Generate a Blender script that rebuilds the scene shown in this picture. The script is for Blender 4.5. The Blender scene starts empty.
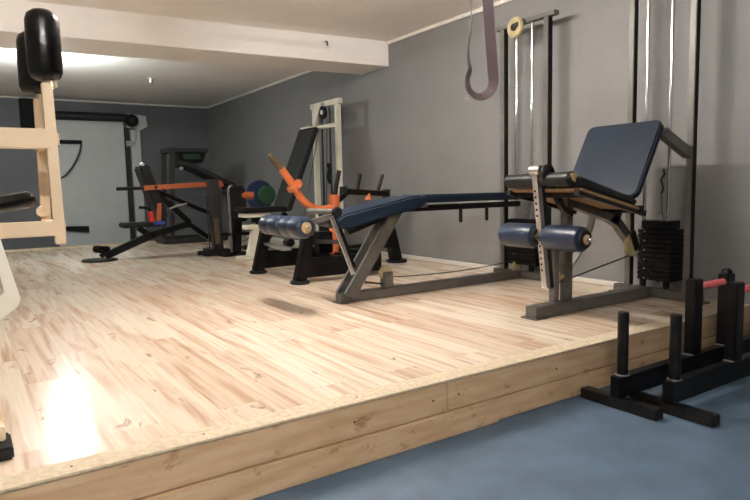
import bpy, bmesh, math, random
from mathutils import Vector as V, Matrix
random.seed(7)
scn = bpy.context.scene
col = scn.collection
PZ = 0.245          # platform top

# ---------------------------------------------------------------- materials
def mat(name, color, rough=.5, metal=0., noise=0., nscale=20., bump=0., bscale=60., coat=0., spec=.5, stretch=None, color2=None):
    m = bpy.data.materials.new(name); m.use_nodes = True
    nt = m.node_tree; b = nt.nodes['Principled BSDF']
    b.inputs['Base Color'].default_value = (*color, 1)
    b.inputs['Roughness'].default_value = rough
    b.inputs['Metallic'].default_value = metal
    b.inputs['Coat Weight'].default_value = coat
    b.inputs['Specular IOR Level'].default_value = spec
    tc = nt.nodes.new('ShaderNodeTexCoord')
    mp = nt.nodes.new('ShaderNodeMapping'); nt.links.new(tc.outputs['Object'], mp.inputs[0])
    if stretch: mp.inputs['Scale'].default_value = stretch
    if noise > 0:
        n = nt.nodes.new('ShaderNodeTexNoise'); n.inputs['Scale'].default_value = nscale; n.inputs['Detail'].default_value = 5
        nt.links.new(mp.outputs[0], n.inputs['Vector'])
        r = nt.nodes.new('ShaderNodeValToRGB')
        c2 = color2 or tuple(c*(1-noise) for c in color)
        r.color_ramp.elements[0].position = .35; r.color_ramp.elements[0].color = (*c2, 1)
        r.color_ramp.elements[1].position = .65; r.color_ramp.elements[1].color = (*color, 1)
        nt.links.new(n.outputs['Fac'], r.inputs[0]); nt.links.new(r.outputs[0], b.inputs['Base Color'])
    if bump > 0:
        n = nt.nodes.new('ShaderNodeTexNoise'); n.inputs['Scale'].default_value = bscale; n.inputs['Detail'].default_value = 4
        nt.links.new(mp.outputs[0], n.inputs['Vector'])
        bp = nt.nodes.new('ShaderNodeBump'); bp.inputs['Strength'].default_value = bump; bp.inputs['Distance'].default_value = .004
        nt.links.new(n.outputs['Fac'], bp.inputs['Height']); nt.links.new(bp.outputs[0], b.inputs['Normal'])
    return m

def emit(name, color, s):
    m = bpy.data.materials.new(name); m.use_nodes = True
    b = m.node_tree.nodes['Principled BSDF']
    b.inputs['Base Color'].default_value = (.9, .9, .9, 1)
    b.inputs['Emission Color'].default_value = (*color, 1); b.inputs['Emission Strength'].default_value = s
    return m

def laminate():
    m = bpy.data.materials.new('laminate'); m.use_nodes = True
    nt = m.node_tree; N = nt.nodes.new; L = nt.links.new; b = nt.nodes['Principled BSDF']
    tc = N('ShaderNodeTexCoord')
    sp = N('ShaderNodeSeparateXYZ'); L(tc.outputs['Object'], sp.inputs[0])
    cb = N('ShaderNodeCombineXYZ'); L(sp.outputs['Y'], cb.inputs['X']); L(sp.outputs['X'], cb.inputs['Y'])
    mp = N('ShaderNodeMapping'); L(cb.outputs[0], mp.inputs[0]); mp.inputs['Location'].default_value = (LAM_Y, LAM_X, 0)
    def brick(c1, c2, mortar, ms):
        br = N('ShaderNodeTexBrick'); L(mp.outputs[0], br.inputs['Vector'])
        br.inputs['Color1'].default_value = (*c1, 1); br.inputs['Color2'].default_value = (*c2, 1); br.inputs['Mortar'].default_value = (*mortar, 1)
        br.inputs['Scale'].default_value = 1; br.inputs['Mortar Size'].default_value = ms; br.inputs['Mortar Smooth'].default_value = 0
        br.inputs['Brick Width'].default_value = 1.28; br.inputs['Row Height'].default_value = .19
        br.offset = .37; br.offset_frequency = 2; br.squash = 1
        return br
    rnd = brick((0, 0, 0), (1, 1, 1), (.5, .5, .5), 0.0)
    seam = brick((1, 1, 1), (1, 1, 1), (0, 0, 0), .0012)
    # the grain is shifted plank by plank
    off = N('ShaderNodeVectorMath'); off.operation = 'MULTIPLY'; L(rnd.outputs['Color'], off.inputs[0]); off.inputs[1].default_value = (13.7, 7.3, 3.1)
    ad = N('ShaderNodeVectorMath'); L(tc.outputs['Object'], ad.inputs[0]); L(off.outputs[0], ad.inputs[1])
    def grain(sc, nscale, det, dist):
        g = N('ShaderNodeMapping'); L(ad.outputs[0], g.inputs[0]); g.inputs['Scale'].default_value = sc
        n = N('ShaderNodeTexNoise'); L(g.outputs[0], n.inputs['Vector'])
        n.inputs['Scale'].default_value = nscale; n.inputs['Detail'].default_value = det; n.inputs['Distortion'].default_value = dist
        return n
    def ramp(src, p0, c0, p1, c1):
        r = N('ShaderNodeValToRGB'); e = r.color_ramp.elements
        e[0].position = p0; e[0].color = (*c0, 1); e[1].position = p1; e[1].color = (*c1, 1); L(src, r.inputs[0]); return r
    g1 = grain((10, .75, 1), 1.5, 5, .35); g2 = grain((70, 1.6, 1), 1.0, 5, .2); g3 = grain((24, 1.3, 1), 1.0, 4, .5); g4 = grain((13, 4.5, 1), 1.1, 3, .8)
    base = ramp(rnd.outputs['Color'], 0, (.67, .54, .415), 1, (.79, .71, .59))
    def mul(a, bb, f=1.):
        x = N('ShaderNodeMix'); x.data_type = 'RGBA'; x.blend_type = 'MULTIPLY'; x.inputs['Factor'].default_value = f
        L(a, x.inputs['A']); L(bb, x.inputs['B']); return x.outputs['Result']
    c = mul(base.outputs[0], ramp(g1.outputs['Fac'], .34, (.72, .57, .48), .52, (1, 1, 1)).outputs[0], .75)
    c = mul(c, ramp(g2.outputs['Fac'], .3, (.80, .74, .70), .6, (1, 1, 1)).outputs[0], .7)
    c = mul(c, ramp(g3.outputs['Fac'], .33, (.66, .48, .39), .44, (1, 1, 1)).outputs[0], .6)
    c = mul(c, ramp(g4.outputs['Fac'], .27, (.50, .36, .30), .33, (1, 1, 1)).outputs[0], .85)
    c = mul(c, ramp(seam.outputs['Color'], 0, (.84, .76, .70), 1, (1, 1, 1)).outputs[0], 1)
    L(c, b.inputs['Base Color'])
    b.inputs['Roughness'].default_value = .19; b.inputs['Specular IOR Level'].default_value = .32
    bp = N('ShaderNodeBump'); bp.inputs['Strength'].default_value = .12; bp.inputs['Distance'].default_value = .002
    L(g2.outputs['Fac'], bp.inputs['Height']); L(bp.outputs[0], b.inputs['Normal'])
    return m

def masonry(name, color):
    """grey painted block wall, faint courses and small dabs"""
    m = bpy.data.materials.new(name); m.use_nodes = True
    nt = m.node_tree; N = nt.nodes.new; L = nt.links.new; b = nt.nodes['Principled BSDF']
    tc = N('ShaderNodeTexCoord'); sp = N('ShaderNodeSeparateXYZ'); L(tc.outputs['Object'], sp.inputs[0])
    ad = N('ShaderNodeMath'); L(sp.outputs['X'], ad.inputs[0]); L(sp.outputs['Y'], ad.inputs[1])
    cb = N('ShaderNodeCombineXYZ'); L(ad.outputs[0], cb.inputs['X']); L(sp.outputs['Z'], cb.inputs['Y'])
    br = N('ShaderNodeTexBrick'); L(cb.outputs[0], br.inputs['Vector']); br.inputs['Scale'].default_value = 1
    br.inputs['Brick Width'].default_value = .6; br.inputs['Row Height'].default_value = .25; br.inputs['Mortar Size'].default_value = .008
    br.inputs['Mortar Smooth'].default_value = .6
    br.inputs['Color1'].default_value = (1, 1, 1, 1); br.inputs['Color2'].default_value = (.985, .985, .985, 1); br.inputs['Mortar'].default_value = (.965, .965, .965, 1)
    n = N('ShaderNodeTexNoise'); n.inputs['Scale'].default_value = 2.2; n.inputs['Detail'].default_value = 6; L(tc.outputs['Object'], n.inputs['Vector'])
    r = N('ShaderNodeValToRGB'); r.color_ramp.elements[0].position = .3; r.color_ramp.elements[1].position = .7
    r.color_ramp.elements[0].color = (*[c*.88 for c in color], 1); r.color_ramp.elements[1].color = (*color, 1)
    L(n.outputs['Fac'], r.inputs[0])
    x = N('ShaderNodeMix'); x.data_type = 'RGBA'; x.blend_type = 'MULTIPLY'; x.inputs['Factor'].default_value = 1
    L(r.outputs[0], x.inputs['A']); L(br.outputs['Color'], x.inputs['B']); L(x.outputs['Result'], b.inputs['Base Color'])
    n2 = N('ShaderNodeTexNoise'); n2.inputs['Scale'].default_value = 45; n2.inputs['Detail'].default_value = 4; L(tc.outputs['Object'], n2.inputs['Vector'])
    s = N('ShaderNodeMath'); s.operation = 'MULTIPLY_ADD'; L(br.outputs['Fac'], s.inputs[0]); s.inputs[1].default_value = -.8; L(n2.outputs['Fac'], s.inputs[2])
    bp = N('ShaderNodeBump'); bp.inputs['Strength'].default_value = .18; bp.inputs['Distance'].default_value = .004
    L(s.outputs[0], bp.inputs['Height']); L(bp.outputs[0], b.inputs['Normal'])
    b.inputs['Roughness'].default_value = .55
    return m

LAM_Y, LAM_X = -2.58 + 1.28*3, -.317 + .19*40
M = {}
M['lam'] = laminate()
M['osb'] = mat('chipboard_edge', (.60, .52, .385), .7, noise=.3, nscale=45, bump=.4, color2=(.47, .38, .25))
M['pine'] = mat('pine_board', (.56, .395, .245), .65, noise=.2, nscale=3.5, stretch=(1.2, 1, 9), bump=.2, bscale=40, color2=(.45, .30, .165))
def knots(m):
    nt = m.node_tree; N = nt.nodes.new; L = nt.links.new; b = nt.nodes['Principled BSDF']
    src = b.inputs['Base Color'].links[0].from_socket
    tc = N('ShaderNodeTexCoord'); mp = N('ShaderNodeMapping'); mp.inputs['Scale'].default_value = (5, 5, 9); L(tc.outputs['Object'], mp.inputs[0])
    n = N('ShaderNodeTexNoise'); n.inputs['Scale'].default_value = 1.7; n.inputs['Detail'].default_value = 4; n.inputs['Roughness'].default_value = .7; L(mp.outputs[0], n.inputs['Vector'])
    r = N('ShaderNodeValToRGB'); e = r.color_ramp.elements; e[0].position = .30; e[0].color = (.58, .46, .36, 1); e[1].position = .40; e[1].color = (1, 1, 1, 1); L(n.outputs['Fac'], r.inputs[0])
    x = N('ShaderNodeMix'); x.data_type = 'RGBA'; x.blend_type = 'MULTIPLY'; x.inputs['Factor'].default_value = 1
    L(src, x.inputs['A']); L(r.outputs[0], x.inputs['B']); L(x.outputs['Result'], b.inputs['Base Color'])
knots(M['pine'])
M['palestrip'] = mat('pale_wood_strip', (.62, .50, .34), .6, noise=.15, nscale=8)
M['rubber'] = mat('rubber_floor', (.080, .127, .185), .6, noise=.3, nscale=5, bump=.5, bscale=130, color2=(.054, .088, .128))
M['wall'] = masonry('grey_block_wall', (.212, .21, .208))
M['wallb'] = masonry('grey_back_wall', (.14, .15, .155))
M['ceil'] = mat('ceiling_paint', (.90, .865, .82), .75, noise=.05, nscale=2, bump=.25, bscale=25)
M['beam'] = mat('beam_paint', (.90, .87, .83), .55, noise=.05, nscale=3, bump=.15, bscale=30)
M['trim'] = mat('white_trim', (.70, .66, .60), .5, noise=.08, nscale=12)
M['steel'] = mat('grey_steel', (.12, .112, .10), .45, .25, noise=.25, nscale=14, bump=.08)
M['greyframe'] = mat('painted_grey_frame', (.15, .14, .125), .42, .2, noise=.2, nscale=9)
M['bare'] = mat('bare_steel', (.50, .49, .47), .36, .85, noise=.2, nscale=18)
M['chrome'] = mat('chrome', (.80, .80, .80), .12, 1., noise=.06, nscale=30)
M['black'] = mat('black_powder_coat', (.0035, .0035, .004), .36, 0., spec=.22, noise=.2, nscale=25)
M['blackmet'] = mat('black_worn_steel', (.016, .015, .014), .36, .4, noise=.4, nscale=22, color2=(.006, .0055, .0055))
M['vinyl'] = mat('black_vinyl', (.008, .008, .009), .42, spec=.35, noise=.1, nscale=20, bump=.12, bscale=90)
M['glossfoam'] = mat('black_glossy_foam', (.005, .0045, .004), .24, spec=.4, noise=.5, nscale=30, bump=.25, bscale=50)
M['rubberblk'] = mat('black_rubber', (.008, .008, .008), .7, spec=.25, bump=.2)
M['navy'] = mat('navy_vinyl', (.009, .018, .034), .5, spec=.22, noise=.15, nscale=10, bump=.15, bscale=120)
M['navypad'] = mat('navy_roller_vinyl', (.018, .029, .058), .34, spec=.4, noise=.25, nscale=14, bump=.1, bscale=40)
M['hub'] = mat('hub_tan', (.50, .36, .19), .6, noise=.3, nscale=50)
M['foam'] = mat('yellowed_foam', (.52, .38, .18), .8, noise=.35, nscale=55, bump=.5)
M['ply'] = mat('plywood_underside', (.33, .20, .09), .6, noise=.3, nscale=6, stretch=(1, 8, 1))
M['nylon'] = mat('yellowed_nylon', (.42, .35, .19), .55, noise=.2, nscale=20)
M['orange'] = mat('orange_paint', (.50, .125, .035), .42, noise=.1, nscale=10)
M['olive'] = mat('worn_grip', (.10, .07, .03), .6, noise=.4, nscale=60)
M['red'] = mat('red_plastic', (.65, .03, .03), .45, noise=.1)
M['bluep'] = mat('blue_plastic', (.02, .06, .35), .5, noise=.1)
M['cream'] = mat('cream_paint', (.72, .56, .37), .5, noise=.08, nscale=6)
M['cream2'] = mat('ivory_paint', (.76, .72, .60), .45, noise=.1, nscale=8)
M['blue'] = mat('blue_rubber', (.01, .025, .085), .5, noise=.1)
M['green'] = mat('green_rubber', (.015, .075, .035), .5, noise=.1)
M['redgrip'] = mat('red_tape_grip', (.70, .08, .10), .6, noise=.5, nscale=30, color2=(.70, .25, .24), bump=.3)
M['band'] = mat('latex_band', (.15, .11, .12), .3, noise=.15, nscale=9)
M['door'] = mat('grey_door_panel', (.58, .60, .59), .45, noise=.06, nscale=4)
M['darkgrey'] = mat('dark_grey_plastic', (.018, .018, .018), .5, noise=.15)
M['cable'] = mat('steel_cable', (.05, .05, .05), .4, .5, noise=.1)
M['brass'] = mat('brass_fitting', (.80, .70, .5), .3, .8, noise=.1)
M['screen'] = mat('green_console', (.012, .05, .03), .3, noise=.2, nscale=15)
M['white'] = mat('white_enamel', (.75, .75, .73), .4, noise=.04)
M['nail'] = mat('screw_head', (.05, .035, .03), .6, noise=.2)
M['lampA'] = emit('tube_glow', (1., .93, .86), 84)
M['lampC'] = emit('tube_glow_front', (1., .94, .88), 98)
M['lampB'] = emit('globe_glow', (.90, .99, 1.), 42)

# ---------------------------------------------------------------- mesh builder
class MB:
    def __init__(s): s.bm = bmesh.new()
    def _merge(s, b2, smooth):
        me = bpy.data.meshes.new('tmp')
        for f in b2.faces: f.smooth = smooth
        b2.to_mesh(me); b2.free(); s.bm.from_mesh(me); bpy.data.meshes.remove(me)
    def box(s, a, b, bev=.003):
        a = V(a); b = V(b); c = (a+b)/2; d = b-a
        b2 = bmesh.new(); bmesh.ops.create_cube(b2, size=1)
        for v in b2.verts: v.co = V((v.co.x*d.x, v.co.y*d.y, v.co.z*d.z)) + c
        bv = min(bev, abs(d.x)/3, abs(d.y)/3, abs(d.z)/3)
        if bv > 0: bmesh.ops.bevel(b2, geom=b2.edges[:], offset=bv, segments=2, affect='EDGES')
        s._merge(b2, False); return s
    def beam(s, p, q, w, h, up=(0, 0, 1), bev=.003, seg=2):
        """box from p to q; w across, h along up"""
        p = V(p); q = V(q); z = (q-p); L = z.length; z.normalize(); up = V(up)
        if abs(z.dot(up)) > .98: up = V((1, 0, 0))
        x = up.cross(z).normalized(); y = z.cross(x)
        b2 = bmesh.new(); bmesh.ops.create_cube(b2, size=1)
        for v in b2.verts: v.co = x*(v.co.x*w) + y*(v.co.y*h) + z*(v.co.z*L) + (p+q)/2
        bv = min(bev, w/2.2, h/2.2, L/3)
        if bv > 0: bmesh.ops.bevel(b2, geom=b2.edges[:], offset=bv, segments=seg, affect='EDGES')
        s._merge(b2, seg > 2); return s
    def cyl(s, p, q, r, r2=None, seg=24, bev=0, bseg=3):
        p = V(p); q = V(q); z = q-p; L = z.length
        b2 = bmesh.new(); bmesh.ops.create_cone(b2, cap_ends=True, segments=seg, radius1=r, radius2=r if r2 is None else r2, depth=L)
        if bev > 0:
            es = [e for e in b2.edges if abs(e.verts[0].co.z - e.verts[1].co.z) < 1e-5]
            bmesh.ops.bevel(b2, geom=es, offset=min(bev, L/2.2, r*.9), segments=bseg, affect='EDGES')
        Q = z.to_track_quat('Z', 'Y').to_matrix().to_4x4()
        bmesh.ops.transform(b2, matrix=Matrix.Translation((p+q)/2) @ Q, verts=b2.verts)
        s._merge(b2, True); return s
    def tube(s, pts, r, seg=10):
        """round rod swept along a polyline"""
        pts = [V(p) for p in pts]; b2 = bmesh.new(); rings = []; pu = None
        for i, p in enumerate(pts):
            d = (pts[min(i+1, len(pts)-1)] - pts[max(i-1, 0)]).normalized()
            if pu is None: pu = V((0, 0, 1)) if abs(d.z) < .9 else V((0, 1, 0))
            x = pu.cross(d).normalized(); y = d.cross(x).normalized(); pu = y
            rr = r[i] if isinstance(r, (list, tuple)) else r
            rings.append([b2.verts.new(p + (x*math.cos(a)+y*math.sin(a))*rr) for a in [2*math.pi*k/seg for k in range(seg)]])
        for A, B in zip(rings, rings[1:]):
            for k in range(seg): b2.faces.new((A[k], A[(k+1) % seg], B[(k+1) % seg], B[k]))
        b2.faces.new(rings[0][::-1]); b2.faces.new(rings[-1])
        bmesh.ops.recalc_face_normals(b2, faces=b2.faces); s._merge(b2, True); return s
    def strip(s, pts, nrm, w, t):
        """flat band: centreline pts, width direction per point, thickness t"""
        b2 = bmesh.new(); rings = []; pts = [V(p) for p in pts]
        for i, p in enumerate(pts):
            d = (pts[min(i+1, len(pts)-1)] - pts[max(i-1, 0)]).normalized()
            wv = V(nrm[i] if isinstance(nrm, list) else nrm).normalized(); wv = (wv - d*wv.dot(d)).normalized(); tv = d.cross(wv)
            rings.append([b2.verts.new(p + wv*a*w/2 + tv*b*t/2) for a, b in ((-1, -1), (1, -1), (1, 1), (-1, 1))])
        for A, B in zip(rings, rings[1:]):
            for k in range(4): b2.faces.new((A[k], A[(k+1) % 4], B[(k+1) % 4], B[k]))
        b2.faces.new(rings[0][::-1]); b2.faces.new(rings[-1])
        bmesh.ops.recalc_face_normals(b2, faces=b2.faces); s._merge(b2, True); return s
    def prism(s, pts, d, bev=.003, seg=2):
        """closed polygon of 3D points pushed along d"""
        b2 = bmesh.new(); d = V(d); n = len(pts)
        A = [b2.verts.new(V(p)) for p in pts]; B = [b2.verts.new(V(p)+d) for p in pts]
        b2.faces.new(A[::-1]); b2.faces.new(B)
        for k in range(n): b2.faces.new((A[k], A[(k+1) % n], B[(k+1) % n], B[k]))
        bmesh.ops.recalc_face_normals(b2, faces=b2.faces)
        if bev > 0: bmesh.ops.bevel(b2, geom=b2.edges[:], offset=bev, segments=seg, affect='EDGES', clamp_overlap=True)
        s._merge(b2, seg > 2); return s
    def build(s, name, m, parent=None):
        bm = s.bm; bmesh.ops.recalc_face_normals(bm, faces=bm.faces)
        for e in bm.edges:
            if len(e.link_faces) == 2:
                try:
                    if e.calc_face_angle() > math.radians(38): e.smooth = False
                except ValueError: pass
        o = V((0, 0, 0)); p = parent
        while p is not None: o += V(p.location); p = p.parent
        for v in bm.verts: v.co -= o
        me = bpy.data.meshes.new(name); bm.to_mesh(me); bm.free()
        me.materials.append(M[m]); ob = bpy.data.objects.new(name, me); col.objects.link(ob)
        if parent is not None: ob.parent = parent
        return ob

def tag(o, label, cat, group=None):
    o['label'] = label; o['category'] = cat
    if group: o['group'] = group
    return o
def thing(name, label, cat, loc, group=None):
    o = bpy.data.objects.new(name, None); col.objects.link(o); o.location = loc; o.empty_display_size = .1
    return tag(o, label, cat, group)
def struct(name, mb, m, label=None):
    o = mb.build(name, m); o['kind'] = 'structure'
    if label: o['label'] = label
    return o
def copy_part(o, parent, dz):
    c = o.copy(); col.objects.link(c); c.parent = parent; c.location = V(o.location) + V(dz); return c
def arc(c, r, a0, a1, n, u, w):
    c = V(c); u = V(u); w = V(w)
    return [c + u*r*math.cos(math.radians(a0+(a1-a0)*i/n)) + w*r*math.sin(math.radians(a0+(a1-a0)*i/n)) for i in range(n+1)]

def smooth(a, n=4):
    out = []
    for i in range(len(a)-1):
        p0, p1, p2, p3 = a[max(i-1, 0)], a[i], a[i+1], a[min(i+2, len(a)-1)]
        for k in range(n):
            t_ = k/n
            out.append(.5*((2*p1)+(-p0+p2)*t_+(2*p0-5*p1+4*p2-p3)*t_*t_+(-p0+3*p1-3*p2+p3)*t_**3))
    return out + [a[-1]]

# ---------------------------------------------------------------- the room
XL, XR, YF, YB, ZC = -2.6, 4.2, -2.6, 12.15, 2.7
struct('floor', MB().box((XL, YF, -.1), (XR, YB, 0), 0), 'rubber')
struct('ceiling', MB().box((XL, YF, ZC), (XR, YB, ZC+.1), 0), 'ceil')
struct('wall_right', MB().box((XR, YF-.1, -.1), (XR+.1, YB+.1, ZC+.1), 0), 'wall')
struct('wall_left', MB().box((XL-.1, YF-.1, -.1), (XL, YB+.1, ZC+.1), 0), 'wall')
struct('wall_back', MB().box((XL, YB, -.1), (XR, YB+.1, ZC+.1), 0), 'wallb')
struct('wall_front', MB().box((XL, YF-.1, -.1), (XR, YF, ZC+.1), 0), 'wall')
struct('ceiling_beam', MB().prism([(XL, 6.38, 2.425), (XR, 5.93, 2.425), (XR, 6.51, 2.425), (XL, 7.17, 2.425)], (0, 0, ZC-2.425), .004), 'beam')
struct('trim_1', MB().box((XR-.022, YF, ZC-.035), (XR, 5.93, ZC), .003), 'trim')
struct('trim_2', MB().box((XR-.022, 6.515, ZC-.035), (XR, YB, ZC), .003), 'trim')
struct('trim_3', MB().box((XL, YB-.022, ZC-.03), (XR-.022, YB, ZC), .003), 'trim')
struct('baseboard_right', MB().box((XR-.03, 2.75, PZ), (XR, 10.35, PZ+.038), .004), 'trim')

# raised platform
pf = thing('wooden_platform', 'raised wooden platform with pale laminate deck and pine board front', 'platform', (1.0, 6.0, 0))
PX0, PX1, PY0, PY1 = -2.55, XR-.004, 1.935, 10.4
MB().box((PX0, PY0+.1, PZ-.02), (PX1-.0, PY1-.06, PZ), 0).build('laminate_deck', 'lam', pf)
MB().box((PX0, PY0-.004, PZ-.0085), (PX1, PY0+.099, PZ+.0015), .002).build('edge_strip', 'osb', pf)
MB().box((PX0, PY1-.059, PZ-.021), (PX1, PY1, PZ+.022), .002).build('rear_strip', 'palestrip', pf)
MB().box((PX0, PY0, .1095), (1.636, PY0+.045, PZ-.009), .003).build('front_board', 'pine', pf)
MB().box((1.642, PY0+.002, .1095), (PX1, PY0+.045, PZ-.009), .003).build('front_board', 'pine', pf)
MB().box((PX0, PY0-.012, 0), (1.927, PY0+.04, .106), .003).build('front_board', 'pine', pf)
MB().box((1.933, PY0, 0.002), (PX1, PY0+.045, .106), .003).build('front_board', 'pine', pf)
MB().box((PX0, PY1-.05, 0), (PX1, PY1-.005, PZ-.022), .003).build('rear_board', 'pine', pf)
for x, z in ((1.56, .172), (1.70, .172), (2.32, .168), (1.18, .17), (.45, .06), (1.30, .055)):
    MB().cyl((x, PY0-.0022, z), (x, PY0+.004, z), .0045, seg=10).build('screw', 'nail', pf)
for x in (.62, 1.22, 1.9, 2.6, .22):
    MB().cyl((x, PY0+.045, PZ+.0012), (x, PY0+.045, PZ+.0024), .0045, seg=10).build('screw', 'nail', pf)

# roller door in the back wall
dr = bpy.data.objects.new('door_1', None); col.objects.link(dr); dr.location = (2.0, 12.1, 0); dr['kind'] = 'structure'
MB().box((1.42, 12.09, 0.0), (2.60, 12.148, 2.40), .004).build('door_panel', 'door', dr)
MB().cyl((1.42, 12.05, 2.41), (2.70, 12.05, 2.41), .075, seg=20).build('roller_tube', 'darkgrey', dr)
e = MB().cyl((2.72, 11.93, 2.36), (2.72, 12.01, 2.36), .115, seg=28, bev=.02).build('roller_wheel', 'rubberblk', dr)
MB().cyl((2.72, 11.915, 2.36), (2.72, 11.935, 2.36), .04, seg=16).build('wheel_hub', 'darkgrey', e)
MB().prism([(2.66, 12.06, 2.50), (3.0, 12.06, 2.46), (3.02, 12.06, 2.27), (2.86, 12.06, 2.18), (2.78, 12.06, 2.24), (2.66, 12.06, 2.24)], (0, .088, 0)).build('bracket', 'door', dr)
MB().box((2.62, 12.1, 0), (2.69, 12.148, 2.24), .004).build('door_jamb', 'darkgrey', dr)
MB().box((2.71, 12.06, 0), (2.88, 12.148, 2.2), .006).build('guide_rail', 'door', dr)
MB().tube([(2.80, 12.03, 2.26), (2.79, 12.03, 2.05), (2.76, 12.03, 1.92)], .012).build('pull_rod', 'bare', dr)
MB().box((2.62, 12.02, 1.90), (2.76, 12.06, 2.0), .006).build('latch', 'bare', dr)
h = MB().box((1.50, 12.02, 1.93), (1.88, 12.088, 1.99), .006).build('handle', 'rubberblk', dr)
MB().strip([(1.87, 12.05, 1.93), (1.84, 12.05, 1.80), (1.78, 12.05, 1.66), (1.70, 12.05, 1.52), (1.58, 12.05, 1.38), (1.5, 12.05, 1.33)], (0, 1, 0), .06, .025).build('pull_strap', 'darkgrey', dr)
MB().prism([(1.50, 12.03, .49), (1.90, 12.03, .48), (1.90, 12.03, .37), (1.50, 12.03, .42)], (0, .058, 0)).build('handle', 'rubberblk', dr)
tag(MB().box((.96, 12.0, 2.08), (1.19, 12.14, 2.665), .01).build('wall_box', 'rubberblk'),
    'narrow black box high on the back wall left of the roller door', 'box')

# ---------------------------------------------------------------- lamps
def tube_lamp(x, y, label, m='lampA', L=1.35, ax=(0, 1, 0)):
    t = thing('ceiling_lamp', label, 'lamp', (x, y, ZC), 'fluorescent ceiling lamps')
    c_ = V((x, y, ZC)); a = V(ax)
    MB().beam(c_-a*(L/2+.04)-V((0, 0, .0275)), c_+a*(L/2+.04)-V((0, 0, .0275)), .06, .05).build('lamp_housing', 'white', t)
    MB().cyl(c_-a*L/2-V((0, 0, .12)), c_+a*L/2-V((0, 0, .12)), .019, seg=14).build('lamp_tube', m, t)
    for s in (-1, 1): MB().beam(c_+a*s*(L/2+.002)-V((0, 0, .09)), c_+a*s*(L/2+.024)-V((0, 0, .09)), .04, .095).build('lamp_socket', 'white', t)
tube_lamp(1.7, 3.45, 'fluorescent ceiling lamp over the front of the platform, before the beam')
tube_lamp(-.1, -.5, 'fluorescent ceiling lamp above the blue rubber floor', 'lampC', 1.35, (1, 0, 0))
t = thing('globe_lamp', 'round glass ceiling lamp beyond the beam, behind the black foam rollers', 'lamp', (.95, 8.3, ZC))
MB().cyl((.95, 8.3, ZC-.03), (.95, 8.3, ZC), .10, seg=32, bev=.006).build('lamp_base', 'white', t)
MB().cyl((.95, 8.3, ZC-.23), (.95, 8.3, ZC-.02), .012, seg=12).build('lamp_stem', 'white', t)
MB().tube([(.95, 8.3, ZC-.45+.22*k/12) for k in range(13)], [max(.02, .11*math.sin(math.pi*(.06+.88*k/12))) for k in range(13)], 28).build('lamp_globe', 'lampB', t)

t = thing('ceiling_sensor', 'small white sprinkler head on the rear ceiling', 'sprinkler', (2.446, 9.42, ZC))
MB().cyl((2.446, 9.42, ZC-.02), (2.446, 9.42, ZC), .055, seg=24, bev=.006).build('base_plate', 'white', t)
MB().cyl((2.446, 9.42, ZC-.075), (2.446, 9.42, ZC-.02), .03, .038, seg=16, bev=.006).build('nozzle', 'brass', t)
t = thing('beam_hook', 'small metal hook on the face of the white ceiling beam', 'hook', (3.38, 5.95, 2.61))
MB().cyl((3.38, 5.965, 2.615), (3.38, 5.98, 2.615), .022, seg=16).build('hook_plate', 'white', t)
MB().tube([(3.40, 5.97, 2.625), (3.40, 5.94, 2.62), (3.402, 5.93, 2.595), (3.40, 5.94, 2.575)], .007).build('hook_arm', 'blackmet', t)

# ---------------------------------------------------------------- weight towers (parts of the two benches)
def tower(root, y0, y1, ztop, pw, rods, stack, nplates, ztopst):
    X = 4.0
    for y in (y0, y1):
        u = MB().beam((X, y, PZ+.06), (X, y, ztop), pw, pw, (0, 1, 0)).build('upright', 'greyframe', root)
        MB().box((X-pw*.46, y-pw/2-.006, PZ+.07), (X+pw*.46, y-pw/2-.0005, ztop-.003), .001).build('shade_strip', 'rubberblk', u)  # black strip paints in the shade on the post's near side
    MB().box((X-.035, y0-.1, PZ+.004), (X+.035, y1+.1, PZ+.064), .004).build('base_rail', 'steel', root)
    for y in (y0-.1, y1+.1): MB().box((X-.05, y-.03, PZ+.0015), (X+.05, y+.03, PZ+.012), .002).build('foot_plate', 'steel', root)
    MB().box((X-.03, y0-.09, ztop), (X+.03, y1+.07, ztop+.035), .003).build('top_rail', 'greyframe', root)
    for y in rods: MB().cyl((X, y, PZ+.06), (X, y, ztop), .0115, seg=14).build('guide_rod', 'chrome', root)
    a, b = stack; z = PZ+.125; hh = (ztopst-z)/nplates
    first = None
    for k in range(nplates):
        zz = z + k*hh
        if first is None: first = MB().box((X-.075, a, zz+.0015), (X+.075, b, zz+hh-.0015), .004).build('weight_plate', 'black', root)
        else: copy_part(first, root, (0, 0, k*hh))
    MB().box((X-.065, a+.02, ztopst+.002), (X+.065, b-.02, ztopst+.058), .005).build('top_plate', 'black', root)
    MB().beam((X, (a+b)/2, ztopst+.04), (X, (a+b)/2, ztopst+.10), .02, .02).build('stack_stem', 'chrome', root)
    for k in range(0, nplates, 2):
        MB().cyl((X-.079, (a+b)/2+.07, z+(k+.5)*hh), (X-.074, (a+b)/2+.07, z+(k+.5)*hh), .006, seg=8).build('pin_hole', 'bare', root)
    for y in rods: MB().cyl((X, y, PZ+.066), (X, y, z), .022, seg=16, bev=.004).build('rubber_buffer', 'rubberblk', root)

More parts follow.
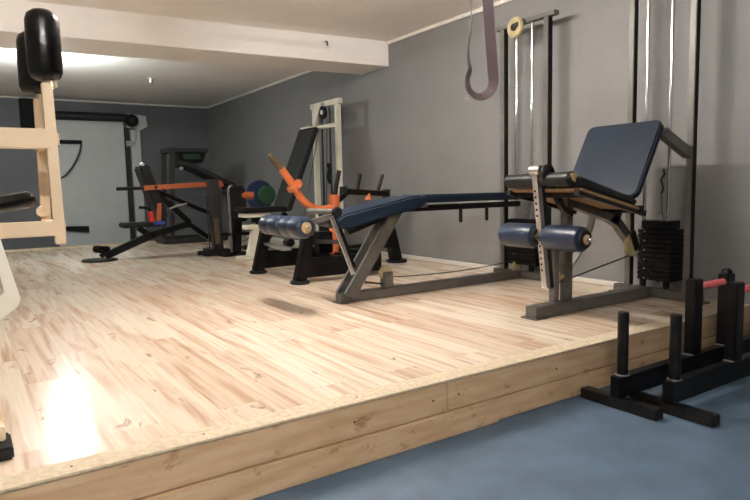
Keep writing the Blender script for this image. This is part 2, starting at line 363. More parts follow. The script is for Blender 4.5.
# ---- lying leg curl
c = thing('leg_curl_bench', 'navy lying leg curl bench joined to the left tall weight tower', 'gym machine', (3.0, 3.73, PZ))
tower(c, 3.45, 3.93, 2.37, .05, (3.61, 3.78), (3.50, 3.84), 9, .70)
cy = 3.73
MB().box((2.165, cy-.035, PZ+.004), (3.96, cy+.035, PZ+.07), .004).build('base_rail', 'steel', c)
MB().box((2.15, cy-.06, PZ+.0015), (2.23, cy+.06, PZ+.01), .002).build('foot_plate', 'steel', c)
for y in (cy-.052, cy+.062): MB().beam((2.225, y, PZ+.045), (2.655, y, .885), .032, .088, (1, 0, 1)).build('leg', 'steel', c)
MB().beam((2.62, cy, .887), (3.97, cy, .887), .05, .045).build('seat_rail', 'blackmet', c)
MB().prism([(2.86, cy-.15, .930), (4.09, cy-.15, .928), (4.115, cy-.15, .95), (4.09, cy-.15, .985), (2.84, cy-.15, .990), (2.81, cy-.15, .965)], (0, .30, 0), .012, 3).build('flat_pad', 'navy', c)
o = MB().prism([(2.80, cy-.15, .895), (2.87, cy-.15, .938), (2.82, cy-.15, .985), (2.72, cy-.15, .980), (2.14, cy-.15, .872), (2.08, cy-.15, .83), (2.09, cy-.15, .785), (2.17, cy-.15, .772)], (0, .30, 0), .014, 3).build('head_pad', 'navy', c)
MB().beam((2.25, cy, .74), (2.70, cy, .875), .05, .035).build('pad_support', 'blackmet', c)
MB().box((2.79, cy-.08, .895), (2.92, cy-.045, .925), .003).build('hinge', 'bare', c)
for x in (3.27, 3.55): MB().cyl((x, cy-.05, .765), (x, cy-.05, .87), .014, seg=16, bev=.003).build('handle_peg', 'rubberblk', c)
MB().box((2.545, cy-.03, PZ+.07), (2.625, cy+.03, .43), .004).build('pulley_post', 'steel', c)
MB().cyl((2.575, cy-.012, .425), (2.575, cy+.012, .425), .055, seg=28, bev=.006).build('pulley', 'nylon', c)
pts = [V((2.64, cy, .388))]; 
for i in range(1, 13):
    t_ = i/12; pts.append(V((2.64+1.3*t_, cy, .385-.03*math.sin(math.pi*t_*.9)+.03*t_)))
MB().tube(pts, .004, 6).build('cable', 'cable', c)
MB().beam((2.40, cy, .37), (2.64, cy, .33), .02, .012).build('link_bar', 'blackmet', c)
MB().cyl((3.94, cy-.01, .345), (3.94, cy+.01, .345), .05, seg=20, bev=.004).build('pulley', 'nylon', c)
# swing lever with its rollers
MB().cyl((2.06, cy-.19, .895), (2.06, cy+.19, .895), .02, seg=18).build('pivot_shaft', 'steel', c)
MB().cyl((2.06, cy-.215, .895), (2.06, cy-.185, .895), .035, seg=22, bev=.006).build('pivot_cap', 'rubberblk', c)
MB().beam((2.035, cy-.17, .865), (2.19, cy-.17, .47), .012, .026, (1, 0, 0)).build('lever_bar', 'bare', c)
MB().beam((2.09, cy-.10, .87), (2.23, cy-.10, .50), .03, .04, (1, 0, 0)).build('lever_bar', 'black', c)
MB().beam((2.06, cy-.15, .87), (1.80, cy-.15, .815), .025, .035).build('roller_arm', 'steel', c)
MB().cyl((1.80, 3.45, .808), (1.80, 4.12, .808), .014, seg=14).build('roller_axle', 'chrome', c)
for y0, y1 in ((3.47, 3.77), (3.79, 4.09)):
    m = MB()
    prof = [(0, .045), (.012, .063), (.035, .070), (.12, .071), (.150, .066), (.165, .064), (.18, .066), (.21, .071), (.295, .070), (.318, .063), (.33, .045)]
    m.tube([(1.80, y0+a*(y1-y0)/.33, .808) for a, r in prof], [r for a, r in prof], 28)
    r_ = m.build('roller_pad', 'navypad', c)
    MB().cyl((1.80, y0-.004, .808), (1.80, y0+.012, .808), .036, seg=24).build('hub_disc', 'hub', r_)
MB().cyl((1.80, 3.44, .808), (1.80, 3.466, .808), .016, seg=14, bev=.004).build('axle_nut', 'brass', c)
# bare pulley wheel on the tower head
MB().cyl((3.925, 3.74, 2.345), (3.955, 3.74, 2.345), .085, seg=36, bev=.008).build('pulley', 'nylon', c)
MB().cyl((3.915, 3.74, 2.345), (3.925, 3.74, 2.345), .03, seg=20).build('pulley_hub', 'blackmet', c)
MB().beam((3.91, 3.735, 2.345), (3.97, 3.66, 2.385), .03, .04).build('pulley_bracket', 'blackmet', c)

# ---- leg extension
c = thing('leg_extension_machine', 'leg extension machine with tilted navy backrest joined to the right tall weight tower', 'gym machine', (3.4, 2.54, PZ))
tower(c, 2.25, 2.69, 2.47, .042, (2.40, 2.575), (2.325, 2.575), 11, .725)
cy = 2.54
MB().box((2.80, cy-.055, PZ+.004), (3.96, cy+.035, PZ+.075), .004).build('base_rail', 'steel', c)
MB().box((2.775, cy-.07, PZ+.0015), (2.89, cy+.05, PZ+.01), .002).build('foot_plate', 'steel', c)
MB().beam((3.13, cy, PZ+.07), (3.13, cy, 1.0), .055, .055).build('seat_post', 'steel', c)
MB().beam((3.035, cy+.015, PZ+.07), (3.035, cy+.015, .74), .05, .04).build('rear_post', 'greyframe', c)
# seat: thick rolled front edge, flat board sloping down to the back
MB().cyl((2.885, 2.30, 1.075), (2.885, 2.80, 1.068), .043, seg=28, bev=.012).build('seat_roll', 'vinyl', c)
MB().prism([(2.86, 2.292, 1.105), (2.90, 2.292, 1.11), (2.97, 2.292, 1.065), (2.97, 2.292, 1.04), (2.93, 2.292, 1.035), (2.87, 2.292, 1.075)], (0, .012, 0), .003).build('worn_foam', 'foam', c)
MB().prism([(2.90, 2.26, 1.09), (3.44, 2.26, .945), (3.43, 2.26, .905), (2.90, 2.26, 1.035)], (0, .54, 0), .01, 3).build('seat_pad', 'vinyl', c)
MB().prism([(2.90, 2.25, 1.022), (3.45, 2.25, .895), (3.45, 2.25, .878), (2.90, 2.25, 1.005)], (0, .56, 0), .002).build('seat_board', 'ply', c)
for y in (2.27, 2.79): MB().beam((2.88, y, 1.0), (3.52, y, .855), .03, .03).build('seat_frame', 'blackmet', c)
MB().beam((3.46, 2.25, .885), (3.46, 2.80, .885), .035, .035).build('cross_bar', 'blackmet', c)
MB().beam((2.95, 2.27, .985), (2.95, 2.79, .985), .03, .03).build('cross_bar', 'blackmet', c)
# backrest
n = V((-(1.44-.96), 0, (3.70-3.42))).normalized()
A = [V((3.43, 2.27, .965)), V((3.70, 2.27, 1.44)), V((3.70, 2.82, 1.44)), V((3.43, 2.82, .965))]
def roundquad(A, r):
    out = []
    for i in range(4):
        p = A[i]; a = (A[i-1]-p).normalized(); b = (A[(i+1) % 4]-p).normalized()
        for k in range(5):
            t_ = math.pi/2*k/4; out.append(p + a*r*(1-math.sin(t_)) + b*r*(1-math.cos(t_)))
    return out
MB().prism(roundquad(A, .045), -n*.05, .012, 3).build('backrest', 'navy', c)
MB().prism(roundquad([p - n*.048 + (V((3.565, 2.545, 1.2))-p)*.06 for p in A], .03), -n*.012, .002).build('backrest_board', 'ply', c)
MB().beam(V((3.49, 2.545, .88)), V((3.765, 2.545, 1.37)), .05, .04, (1, 0, 0)).build('backrest_post', 'greyframe', c)
MB().beam((3.74, 2.30, 1.345), (3.775, 2.545, 1.345), .05, .05).build('backrest_arm', 'greyframe', c)
MB().beam((3.745, 2.30, 1.36), (3.985, 2.262, 1.225), .05, .06).build('backrest_arm', 'greyframe', c)
MB().beam((3.43, 2.545, .87), (3.97, 2.64, .86), .04, .04).build('cross_bar', 'blackmet', c)
MB().beam((3.50, 2.545, .85), (3.13, 2.545, .96), .05, .05).build('cross_bar', 'greyframe', c)
MB().tube([(4.0, 2.44, 1.13), (3.99, 2.425, 1.10), (4.0, 2.455, 1.06), (3.99, 2.43, 1.0), (4.0, 2.45, .97)], .008, 8).build('cable_hook', 'blackmet', c)
MB().tube([(4.0, 2.45, .97), (4.0, 2.44, .80)], .004, 6).build('cable', 'cable', c)
# rear link and lower pulley
MB().beam((3.15, cy+.0, .93), (3.62, cy-.0, .80), .06, .05).build('link_beam', 'greyframe', c)
MB().beam((3.60, cy, .81), (3.77, cy, .66), .05, .06).build('link_beam', 'greyframe', c)
MB().prism([(3.60, cy-.03, .86), (3.66, cy-.03, .86), (3.62, cy-.03, .76), (3.52, cy-.03, .80)], (0, .06, 0)).build('bracket', 'blackmet', c)
MB().cyl((3.76, cy-.045, .625), (3.76, cy-.015, .625), .075, seg=32, bev=.006).build('pulley', 'nylon', c)
MB().beam((3.73, cy-.055, .72), (3.79, cy-.055, .60), .015, .045).build('pulley_bracket', 'blackmet', c)
MB().tube([(3.73, cy-.03, .555), (3.4, cy-.02, .50), (3.08, cy, .44)], .005, 6).build('cable', 'cable', c)
MB().tube([(3.98, cy-.1, .35), (3.80, cy-.03, .56)], .005, 6).build('cable', 'cable', c)
# swing lever with holes
LB0, LB1 = V((2.85, cy, 1.12)), V((2.945, cy, .42)); dz = (LB1-LB0)
lv = MB().beam(LB0, LB1, .038, .036, (1, 0, 0)).build('lever_bar', 'bare', c)
dn = dz.normalized(); fx = V((0, 1, 0)).cross(dn).normalized()
if fx.x > 0: fx = -fx
for k in list(range(3, 8)) + list(range(11, 17)):
    p = LB0 + dz*(k/19.)
    MB().cyl(p+fx*.0182+V((0, .004, 0)), p+fx*.0195+V((0, .004, 0)), .0075, seg=12).build('pin_hole', 'rubberblk', lv)
MB().beam(LB0+V((.03, -.012, .0)), LB1+V((.03, -.012, .0)), .025, .026, (1, 0, 0)).build('lever_channel', 'blackmet', c)
MB().cyl((2.85, cy-.04, 1.13), (2.85, cy+.04, 1.13), .03, seg=22, bev=.004).build('lever_cap', 'bare', c)
MB().cyl((2.88, cy-.075, 1.11), (2.88, cy-.05, 1.11), .055, seg=26, bev=.006).build('pivot_disc', 'blackmet', c)
MB().strip([(2.90, cy-.06, 1.14), (2.93, cy-.06, 1.05), (2.97, cy-.06, .96), (3.02, cy-.06, .90), (3.10, cy-.06, .86)], (0, 1, 0), .03, .035).build('lever_hook', 'blackmet', c)
MB().cyl((2.86, cy-.13, .735), (2.86, cy+.05, .735), .013, seg=12).build('lever_pin', 'blackmet', c)
MB().cyl((2.895, 2.185, .735), (2.895, 2.87, .735), .014, seg=14).build('roller_axle', 'chrome', c)
for y0, y1 in ((2.225, 2.50), (2.565, 2.84)):
    m = MB(); prof = [(0, .05), (.015, .070), (.035, .075), (.14, .076), (.24, .075), (.262, .069), (.275, .05)]
    m.tube([(2.895, y0+a, .735) for a, r in prof], [r for a, r in prof], 28)
    r_ = m.build('roller_pad', 'navypad', c)
    MB().cyl((2.895, y0-.012, .735), (2.895, y0+.006, .735), .052, seg=26, bev=.003).build('end_disc', 'rubberblk', r_)
    MB().cyl((2.895, y0-.018, .735), (2.895, y0-.008, .735), .028, seg=22).build('hub_disc', 'hub', r_)
MB().cyl((2.895, 2.175, .735), (2.895, 2.215, .735), .012, seg=12, bev=.003).build('axle_nut', 'chrome', c)
# curved cam blade that pulls the cable
CAMPTS = [(3.450, 2.620, 0.918), (3.482, 2.620, 0.838), (3.453, 2.620, 0.739), (3.383, 2.620, 0.638), (3.285, 2.620, 0.540), (3.178, 2.620, 0.459)]
cp = smooth([V(p) for p in CAMPTS])
MB().strip(cp, (0, 1, 0), .05, .012).build('cam_blade', 'bare', c)
MB().beam(CAMPTS[0], (3.16, cy+.05, .86), .03, .02).build('cam_spoke', 'blackmet', c)
MB().beam((3.06, cy, .465), (3.18, cy, .50), .02, .02).build('cable_end', 'nylon', c)

# ---------------------------------------------------------------- farmer's walk handles
def farmer(yc, x0, posts, label):
    t = thing('farmers_walk_handle', label, 'strongman handle', (x0+.5, yc, 0), "farmer's walk handles")
    fx = x0+.015
    MB().box((fx-.03, yc-.21, .002), (fx+.03, yc+.19, .052), .004).build('cross_foot', 'blackmet', t)
    MB().box((fx-.022, yc-.2115, .010), (fx+.022, yc-.209, .044), .001).build('foot_opening', 'rubberblk', t)
    MB().beam((x0-.01, yc, .102), (x0+1.50, yc, .102), .052, .098).build('beam', 'black', t)
    MB().box((x0+1.40, yc-.21, .002), (x0+1.46, yc+.19, .052), .004).build('cross_foot', 'blackmet', t)
    for px in (x0+.045, x0+1.43):
        p = MB().cyl((px, yc, .152), (px, yc, .452), .0255, seg=24, bev=.003).build('loading_peg', 'blackmet', t)
        MB().cyl((px, yc, .151), (px, yc, .157), .033, seg=20, bev=.002).build('weld_ring', 'bare', p)
    ps = []
    for px in posts:
        MB().beam((px, yc, .150), (px, yc, .545), .055, .075, (1, 0, 0), .004).build('upright', 'black', t)
        MB().box((px-.05, yc-.026, .1515), (px+.05, yc+.026, .156), .001).build('weld_plate', 'bare', t)
    MB().cyl((posts[0]+.035, yc, .50), (posts[1]-.035, yc, .50), .019, seg=20).build('grip', 'redgrip', t)
    MB().cyl((posts[1], yc, .545), (posts[1], yc, .57), .03, .02, seg=18, bev=.004).build('end_cap', 'black', t)
farmer(1.72, 2.48, (3.125, 3.445), "black farmer's walk handle next to the platform, farther from the viewer")
farmer(1.535, 2.60, (3.165, 3.50), "black farmer's walk handle nearest the viewer, on the blue rubber floor")

# ---------------------------------------------------------------- resistance band
bd = thing('resistance_band', 'dark purple looped resistance band hanging from the ceiling', 'exercise band', (2.36, 2.5, 1.52))
rt = V((.83, -.556, 0)); vw = V((.55, .83, 0)); o0 = V((2.365, 2.5, 0))
cl = [(-.050, 2.66), (-.050, 2.3), (-.046, 2.03), (-.042, 1.90), (-.058, 1.80), (-.060, 1.72), (-.052, 1.67), (-.066, 1.62), (-.060, 1.565), (-.030, 1.53), (.010, 1.522), (.050, 1.545), (.072, 1.59), (.070, 1.66), (.060, 1.80), (.050, 1.95), (.040, 2.1), (.030, 2.3), (.020, 2.66)]
tw = [6, 6, 8, 10, 14, 22, 28, 32, 38, 44, 48, 52, 58, 64, 68, 72, 76, 78, 78]
P = [o0 + rt*a + V((0, 0, z)) for a, z in cl]; P = smooth(P)
tw = smooth([float(a) for a in tw]); Wd = []
for i, p in enumerate(P):
    T = (P[min(i+1, len(P)-1)] - P[max(i-1, 0)]).normalized(); n_ = T.cross(vw).normalized()
    Wd.append(vw*math.cos(math.radians(tw[i])) + n_*math.sin(math.radians(tw[i])))
MB().strip(P, [w for w in Wd], .056, .0045).build('band_loop', 'band', bd)
MB().box((2.29, 2.42, 2.655), (2.42, 2.58, 2.699), .004).build('ceiling_plate', 'blackmet', bd)

# ---------------------------------------------------------------- cream machine at the left edge
c = thing('upper_body_machine', 'cream steel gym machine with black foam rollers cut off by the left edge', 'gym machine', (.05, 2.4, PZ))
YN, YR = 2.45, 2.80
MB().beam((.290, YN, .875), (.282, YN, 1.435), .034, .034, (0, 1, 0)).build('upright', 'cream', c)
MB().beam((.285, YR, .90), (.290, YR, 1.425), .034, .034, (0, 1, 0)).build('upright', 'cream', c)
for y in (YN, YR):
    m = MB(); prof = [(0, .030), (.010, .047), (.03, .055), (.12, .056), (.20, .054), (.222, .047), (.235, .03)]
    m.tube([(.282, y, 1.443+a) for a, r in prof], [r for a, r in prof], 28); r_ = m.build('foam_roller', 'glossfoam', c)
    MB().cyl((.30, y, 1.42), (.296, y, 1.45), .018, seg=14).build('roller_stem', 'brass', c)
MB().beam((-1.0, YN, 1.243), (.28, YN, 1.243), .045, .068).build('cross_beam', 'cream', c)
MB().beam((-1.0, YN, .932), (.28, YN, .932), .045, .052).build('cross_beam', 'cream', c)
MB().beam((.29, YN, .93), (.288, YR, .93), .04, .04).build('side_rail', 'cream', c)
MB().beam((.29, YN, 1.243), (.288, YR, 1.243), .04, .04).build('side_rail', 'cream', c)
MB().cyl((.272, YR-.04, .985), (.272, YR-.017, .985), .022, seg=18, bev=.003).build('bolt_knob', 'cream', c)
MB().tube([(-.5, 2.33, .945), (-.1, 2.36, .992), (.05, 2.38, 1.013), (.195, 2.40, 1.035), (.21, 2.402, 1.037), (.218, 2.403, 1.038)], [.028, .028, .028, .028, .022, .010], 20).build('arm_pad', 'glossfoam', c)
MB().box((-.95, YN-.025, PZ+.002), (-.90, YN+.025, 1.28), .003).build('upright', 'cream', c)
# gusset plate with a cut-out, its post and foot
f_ = 2.3
MB().prism([(-.15, f_, 1.02), (.10, f_, .92), (.145, f_, .715), (.135, f_, .690), (.06, f_, .635), (.045, f_, .66), (.045, f_, .70), (.10, f_, .74), (.092, f_, .80), (.045, f_, .87), (-.15, f_, .90)], (0, .012, 0), .002).build('gusset_plate', 'cream2', c)
MB().beam((.035, f_, .90), (.035, f_, PZ+.09), .06, .07, (0, 1, 0)).build('upright', 'cream', c)
MB().box((-.55, 2.2, PZ+.044), (.068, 2.33, PZ+.09), .004).build('base_rail', 'cream', c)
MB().box((-.02, 2.14, PZ+.0015), (.084, 2.29, PZ+.042), .006).build('rubber_foot', 'rubberblk', c)
MB().beam((-.92, YN, 1.0), (-.92, f_+.03, PZ+.09), .05, .05).build('brace', 'cream', c)

# ---------------------------------------------------------------- black lever bench with round foot, left back
c = thing('lever_bench', 'black incline bench with round foot plate and long orange lever', 'gym machine', (2.0, 8.0, PZ))
MB().cyl((1.355, 8.0, PZ+.0015), (1.355, 8.0, PZ+.022), .205, seg=40, bev=.006).build('foot_disc', 'blackmet', c)
MB().beam((1.42, 8.0, PZ+.055), (2.0, 8.0, .53), .08, .085).build('main_beam', 'black', c)
MB().beam((1.97, 8.0, .52), (2.48, 8.0, .645), .08, .075).build('main_beam', 'black', c)
MB().beam((2.05, 8.0, 1.05), (2.45, 8.0, .66), .07, .07).build('rear_beam', 'black', c)
MB().beam((2.40, 8.0, .67), (2.80, 8.0, .36), .07, .06).build('rear_beam', 'black', c)
MB().beam((2.06, 8.05, 1.07), (2.75, 8.05, .76), .05, .05).build('brace', 'black', c)
MB().beam((1.82, 8.0, .62), (1.97, 8.0, .50), .06, .07).build('seat_post', 'black', c)
MB().beam((1.36, 7.95, .30), (1.43, 7.95, .37), .05, .05).build('ankle_post', 'black', c)
MB().cyl((1.29, 7.83, .405), (1.46, 8.05, .37), .045, seg=20, bev=.015).build('ankle_roller', 'glossfoam', c)
MB().prism([(1.62, 7.86, .625), (2.07, 7.86, .63), (2.08, 7.86, .69), (1.62, 7.86, .69)], (0, .28, 0), .015, 3).build('seat', 'vinyl', c)
MB().beam((2.10, 8.0, .72), (1.895, 8.0, 1.38), .32, .12, (1, 0, 0), .02, 3).build('backrest', 'vinyl', c)
MB().cyl((1.885, 7.86, 1.385), (1.885, 7.90, 1.40), .022, seg=10).build('corner_cap', 'white', c)
MB().beam((2.13, 8.0, .68), (1.97, 8.0, 1.25), .10, .03, (1, 0, 0)).build('backrest_frame', 'black', c)
MB().beam((2.03, 7.84, .70), (2.05, 7.84, .92), .04, .05, (1, 0, 0)).build('seat_lever', 'orange', c)
MB().tube([(1.80, 7.80, .875), (1.90, 7.80, .865), (1.96, 7.80, .79)], .018, 10).build('handle', 'rubberblk', c)
MB().cyl((1.945, 7.79, .695), (1.925, 7.79, .82), .035, seg=14).build('seat_knob', 'red', c)
MB().box((1.97, 7.80, .655), (2.10, 7.86, .70), .006).build('seat_trim', 'bluep', c)
lv = MB().beam((1.86, 7.78, 1.105), (2.78, 7.78, 1.145), .05, .06).build('lever_arm', 'orange', c)
MB().prism([(2.62, 7.75, 1.11), (2.70, 7.75, 1.20), (2.82, 7.75, 1.18), (2.86, 7.75, 1.12), (2.8, 7.75, 1.09)], (0, .06, 0), .004).build('lever_bracket', 'orange', lv)
MB().cyl((1.55, 7.78, 1.10), (1.88, 7.78, 1.105), .021, seg=16, bev=.004).build('grip', 'rubberblk', lv)
MB().cyl((2.0, 7.752, 1.111), (2.0, 7.757, 1.111), .02, seg=14).build('bolt', 'blackmet', lv)
MB().beam((2.80, 7.80, 1.12), (2.80, 8.0, 1.12), .05, .05).build('lever_shaft', 'black', c)
MB().beam((2.80, 8.0, PZ+.06), (2.78, 8.0, 1.16), .08, .08, (0, 1, 0)).build('upright', 'black', c)
MB().box((2.68, 7.80, PZ+.002), (2.92, 8.20, PZ+.05), .006).build('base_foot', 'black', c)
MB().tube([(2.20, 7.95, .84), (2.30, 7.93, .88), (2.42, 7.93, .90)], .012, 8).build('release_pin', 'bare', c)

# ---------------------------------------------------------------- black seated press next to it
c = thing('seated_press_machine', 'black seated machine with upright back pad and dark guide posts', 'gym machine', (2.85, 7.5, PZ))
MB().beam((2.93, 7.45, .66), (2.90, 7.45, 1.10), .24, .08, (0, 1, 0), .02, 3).build('back_pad', 'vinyl', c)
MB().tube([(2.80, 7.38, .30), (2.79, 7.38, 1.05), (2.81, 7.38, 1.10), (2.84, 7.38, 1.11)], .016, 12).build('pad_frame', 'greyframe', c)
MB().beam((2.90, 7.50, PZ+.04), (2.93, 7.50, .70), .10, .10, (0, 1, 0)).build('seat_post', 'black', c)
MB().box((2.74, 7.36, .50), (3.04, 7.60, .535), .01).build('foot_platform', 'black', c)
MB().box((2.70, 7.38, PZ+.0015), (3.02, 7.62, PZ+.04), .006).build('base_foot', 'black', c)
MB().beam((2.45, 7.62, PZ+.05), (2.95, 7.52, PZ+.05), .06, .05).build('base_beam', 'black', c)
MB().box((2.55, 7.65, PZ+.002), (2.72, 7.82-.04, PZ+.04), .006).build('base_foot', 'black', c)
MB().beam((2.74, 7.70, PZ+.03), (2.71, 7.70, 1.20), .12, .11, (0, 1, 0)).build('upright', 'darkgrey', c)
MB().beam((2.68, 7.52, .40), (2.67, 7.52, .72), .05, .04, (0, 1, 0)).build('shin_bar', 'olive', c)
for x in (2.60, 2.66): MB().cyl((x, 7.60, PZ+.08), (x-.01, 7.60, 1.0), .009, seg=10).build('guide_rod', 'darkgrey', c)
MB().tube([(2.98, 7.45, .99), (3.13, 7.43, .985)], .048, 16).build('arm_pad', 'orange', c)
MB().tube([(3.00, 7.50, .76), (3.15, 7.50, .75), (3.28, 7.50, .68), (3.34, 7.50, .55)], .022, 10).build('side_tube', 'black', c)

c.location.y -= .10; c.location.x -= .06
# ---------------------------------------------------------------- treadmill in the back corner
c = thing('treadmill', 'dark treadmill with green console in the far back corner', 'treadmill', (3.1, 9.95, PZ))
MB().box((2.58, 9.72, PZ+.0015), (3.62, 10.27, PZ+.09), .02).build('running_deck', 'darkgrey', c)
MB().box((2.66, 9.79, PZ+.091), (3.58, 10.20, PZ+.096), .001).build('belt', 'rubberblk', c)
for y in (9.76, 10.23):
    MB().beam((2.72, y, PZ+.08), (2.79, y, 1.71), .06, .09, (0, 1, 0)).build('upright', 'darkgrey', c)
    MB().tube([(2.90, y, 1.50), (3.05, y, 1.47), (3.3, y, 1.36), (3.58, y, 1.22), (3.74, y, 1.15), (3.80, y, 1.06), (3.74, y, 1.0)], .042, 12).build('handrail', 'darkgrey', c)
MB().box((2.74, 9.74, 1.66), (3.36, 10.25, 1.73), .01).build('console_hood', 'darkgrey', c)
s_ = MB().prism([(2.92, 9.80, 1.50), (3.28, 9.80, 1.50), (3.34, 9.80, 1.66), (2.90, 9.80, 1.66)], (0, .40, 0), .012).build('console', 'black', c)
MB().box((2.97, 9.792, 1.56), (3.24, 9.80, 1.645), .002).build('display', 'screen', s_)
MB().beam((3.0, 9.98, 1.50), (3.70, 9.98, 1.14), .30, .05).build('front_panel', 'black', c)
MB().cyl((2.90, 9.70, 1.41), (2.90, 9.76, 1.41), .03, seg=12).build('side_knob', 'chrome', c)

# ---------------------------------------------------------------- bumper plates
for x, r, m, lab in ((3.46, .205, 'blue', 'blue bumper weight plate standing behind the black bench'), (3.53, .13, 'green', 'green bumper weight plate leaning before the blue plate')):
    y = 8.0 if m == 'blue' else 7.925
    tag(MB().cyl((x, y, .98), (x, y+.06, .98), r, seg=40, bev=.012).build('weight_plate', m), lab, 'weight plate')
t = thing('plate_rack', 'small grey rack holding the blue and green weight plates', 'rack', (3.48, 8.2, PZ))
MB().cyl((3.45, 8.07, .99), (3.45, 8.25, .99), .022, seg=14).build('storage_peg', 'bare', t)
MB().beam((3.45, 8.25, PZ+.03), (3.45, 8.25, 1.03), .06, .06, (0, 1, 0)).build('upright', 'black', t)
MB().box((3.2, 8.05, PZ+.0015), (3.7, 8.32, PZ+.04), .005).build('base', 'black', t)
for k in range(3): MB().cyl((3.12+.03*k, 7.95, .36+.09*k), (3.36+.03*k, 7.95, .45+.09*k), .016, seg=10).build('storage_peg', 'bare', t)

# ---------------------------------------------------------------- cream cable tower with black seat
c = thing('cable_tower', 'ivory cable tower with tall reclined black seat back', 'gym machine', (3.7, 6.9, PZ))
X = 3.9
for y, z in ((6.60, 2.13), (7.17, 2.13)): MB().beam((X, y, PZ+.06), (X, y, z), .06, .06, (0, 1, 0)).build('upright', 'cream2', c)
MB().box((X-.03, 6.53, 2.07), (X+.03, 7.25, 2.135), .004).build('top_rail', 'cream2', c)
MB().prism([(X-.034, 7.20, 2.07), (X-.034, 6.98, 2.07), (X-.034, 7.18, 1.80)], (.01, 0, 0), .002).build('gusset_plate', 'cream2', c)
MB().box((X-.03, 6.58, 1.80), (X+.03, 7.20, 1.85), .004).build('cross_rail', 'cream2', c)
MB().box((X-.04, 6.4, PZ+.0015), (X+.04, 7.4, PZ+.06), .004).build('base_rail', 'cream2', c)
p_ = MB().cyl((X-.045, 6.91, 2.0), (X-.015, 6.91, 2.0), .085, seg=28, bev=.006).build('pulley', 'rubberblk', c)
MB().cyl((X-.055, 6.91, 2.0), (X-.045, 6.91, 2.0), .03, seg=16).build('pulley_hub', 'white', p_)
MB().box((X-.04, 6.86, 2.03), (X-.02, 6.96, 2.12), .003).build('pulley_bracket', 'bare', c)
for y in (6.80, 7.0): MB().cyl((X, y, PZ+.07), (X, y, 2.06), .012, seg=10).build('guide_rod', 'blackmet', c)
for a, b in (((X, 6.86, 2.0), (X-.05, 6.86, .7)), ((X-.02, 6.98, 2.0), (X-.45, 7.05, .8)), ((X, 7.02, 1.95), (X-.25, 7.1, .7))):
    MB().tube([a, b], .005, 6).build('cable', 'cable', c)
MB().tube([(X-.02, 6.83, 1.36), (X-.02, 6.80, 1.28), (X-.02, 6.84, 1.2), (X-.02, 6.80, 1.12)], .022, 10).build('cable_hook', 'rubberblk', c)
m = MB()
for k in range(8): m.box((X-.06, 6.74, PZ+.08+.052*k), (X+.06, 7.06, PZ+.128+.052*k), .003)
m.build('weight_stack', 'black', c)
MB().beam((3.25, 6.9, .80), (3.66, 6.9, 1.79), .44, .06, (1, 0, 0), .015, 3).build('backrest', 'vinyl', c)
MB().beam((3.60, 6.9, 1.80), (X-.03, 6.9, 1.805), .24, .02).build('head_plate', 'cream2', c)
MB().box((2.70, 6.72, .79), (3.30, 7.08, .85), .015).build('seat', 'vinyl', c)
MB().box((2.74, 6.78, .735), (3.05, 7.02, .785), .004).build('seat_frame', 'cream2', c)
MB().beam((3.30, 6.9, .76), (2.98, 6.9, .40), .06, .06).build('seat_brace', 'black', c)
MB().beam((2.95, 6.9, .745), (2.93, 6.9, .50), .06, .06).build('seat_post', 'black', c)
MB().beam((2.90, 6.9, .60), (2.82, 6.9, PZ+.03), .08, .07, (0, 1, 0)).build('front_leg', 'cream2', c)
MB().beam((2.76, 6.9, .62), (3.02, 6.9, .62), .12, .05).build('front_cap', 'cream2', c)
MB().box((2.70, 6.75, PZ+.0015), (2.88, 7.05, PZ+.03), .004).build('front_foot', 'cream2', c)
MB().beam((2.85, 6.9, PZ+.05), (X-.04, 6.9, PZ+.05), .06, .06).build('base_beam', 'cream2', c)

# ---------------------------------------------------------------- orange lever machine
c = thing('orange_lever_machine', 'black plate-loaded machine with orange upright and curved orange lever', 'gym machine', (3.0, 5.2, PZ))
for y in (4.73, 5.62):
    MB().cyl((2.375, y, PZ+.0015), (2.375, y, PZ+.028), .085, seg=28, bev=.006).build('rubber_foot', 'rubberblk', c)
    MB().beam((2.37, y, PZ+.025), (2.47, y, .66), .07, .10, (1, 0, 0)).build('front_leg', 'black', c)
    x1 = 3.40 if y > 5 else 3.2
    MB().beam((2.43, y, .375), (x1, y, .375), .05, .17).build('side_beam', 'black', c)
MB().beam((3.18, 4.73, .37), (3.18, 5.62, .37), .08, .17).build('cross_beam', 'black', c)
MB().beam((3.0, 4.73, .40), (3.0, 5.62, .40), .07, .08).build('cross_beam', 'black', c)
MB().beam((3.2, 5.4, .42), (3.80, 5.4, .46), .07, .08).build('rear_beam', 'black', c)
MB().beam((3.87, 5.4, PZ+.025), (3.76, 5.4, .70), .10, .11, (0, 1, 0)).build('rear_leg', 'black', c)
MB().cyl((3.88, 5.4, PZ+.0015), (3.88, 5.4, PZ+.028), .11, seg=28, bev=.006).build('rubber_foot', 'rubberblk', c)
MB().prism([(3.66, 5.36, .70), (3.80, 5.36, .72), (3.86, 5.36, .82), (3.96, 5.36, .85), (3.94, 5.36, .90), (3.74, 5.36, .87), (3.68, 5.36, .79)], (0, .07, 0), .005).build('rear_bracket', 'orange', c)
MB().box((3.70, 5.32, .875), (4.0, 5.48, .93), .01).build('rear_pad', 'black', c)
MB().cyl((2.99, 5.2, .42), (3.01, 5.2, .99), .052, seg=22, bev=.004).build('upright', 'orange', c)
MB().tube([(3.01, 5.2, .95), (3.04, 5.2, 1.10), (3.07, 5.2, 1.22)], .022, 12).build('upper_rod', 'black', c)
lev = smooth([V(p) for p in ((2.46, 5.2, 1.24), (2.58, 5.2, 1.08), (2.66, 5.2, .96), (2.74, 5.2, .89), (2.85, 5.2, .855), (2.99, 5.2, .87))])
l_ = MB().tube(lev, .035, 16).build('lever_arm', 'orange', c)
MB().cyl((2.345, 5.2, 1.365), (2.475, 5.2, 1.22), .030, seg=18, bev=.005).build('grip', 'olive', l_)
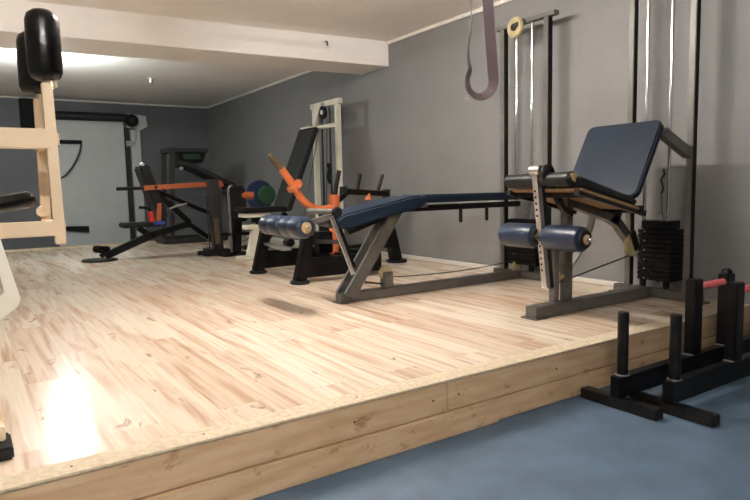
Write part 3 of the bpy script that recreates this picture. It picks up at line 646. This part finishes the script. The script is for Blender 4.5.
MB().cyl((2.575, 5.2, 1.10), (2.605, 5.2, 1.06), .078, seg=26, bev=.006).build('plate_stop', 'orange', l_)
MB().beam((3.11, 5.2, 1.02), (3.62, 5.2, .985), .10, .055, bev=.02, seg=3).build('horn_bar', 'black', c)
MB().beam((3.0, 5.2, .90), (3.15, 5.2, 1.01), .05, .05).build('horn_arm', 'black', c)
for p, q in (((3.27, 5.2, 1.02), (3.31, 5.2, 1.19)), ((3.51, 5.2, 1.0), (3.58, 5.2, 1.18))):
    MB().cyl(p, q, .018, seg=14, bev=.003).build('weight_horn', 'black', c)
MB().cyl((3.375, 5.17, .93), (3.385, 5.17, 1.0), .035, .02, seg=14).build('stop_cone', 'orange', c)
MB().beam((2.48, 5.62, .53), (2.34, 4.9, .53), .09, .02).build('foot_rest', 'bare', c)
MB().beam((2.46, 4.85, .60), (2.90, 4.95, .555), .05, .03).build('link_bar', 'chrome', c)
MB().cyl((2.63, 5.4, .54), (2.63, 5.5, .54), .04, seg=16).build('pivot_cap', 'black', c)
MB().box((2.70, 4.95, .46), (2.84, 5.08, .66), .01).build('pivot_block', 'black', c)

# ---------------------------------------------------------------- camera, world
R = [[0.8305966368694253, 0.07389016169363591, -0.5519506054223405], [-0.5564417665776419, 0.0710566800965966, -0.8278426834982617], [-0.021949652141961942, 0.9947317187154223, 0.10013501162085414]]
cam = bpy.data.cameras.new('camera'); co = bpy.data.objects.new('camera', cam); col.objects.link(co)
m4 = Matrix(R).to_4x4(); m4.translation = (0, 0, 1.05); co.matrix_world = m4
cam.sensor_width = 36; cam.lens = 620/750*36; cam.clip_start = .05
scn.camera = co
w = bpy.data.worlds.new('world'); scn.world = w; w.use_nodes = True
w.node_tree.nodes['Background'].inputs[0].default_value = (.5, .5, .5, 1); w.node_tree.nodes['Background'].inputs[1].default_value = .01
scn.view_settings.view_transform = 'Standard'; scn.view_settings.look = 'None'; scn.view_settings.gamma = 1
scn.view_settings.use_curve_mapping = False; scn.view_settings.exposure = 2.2
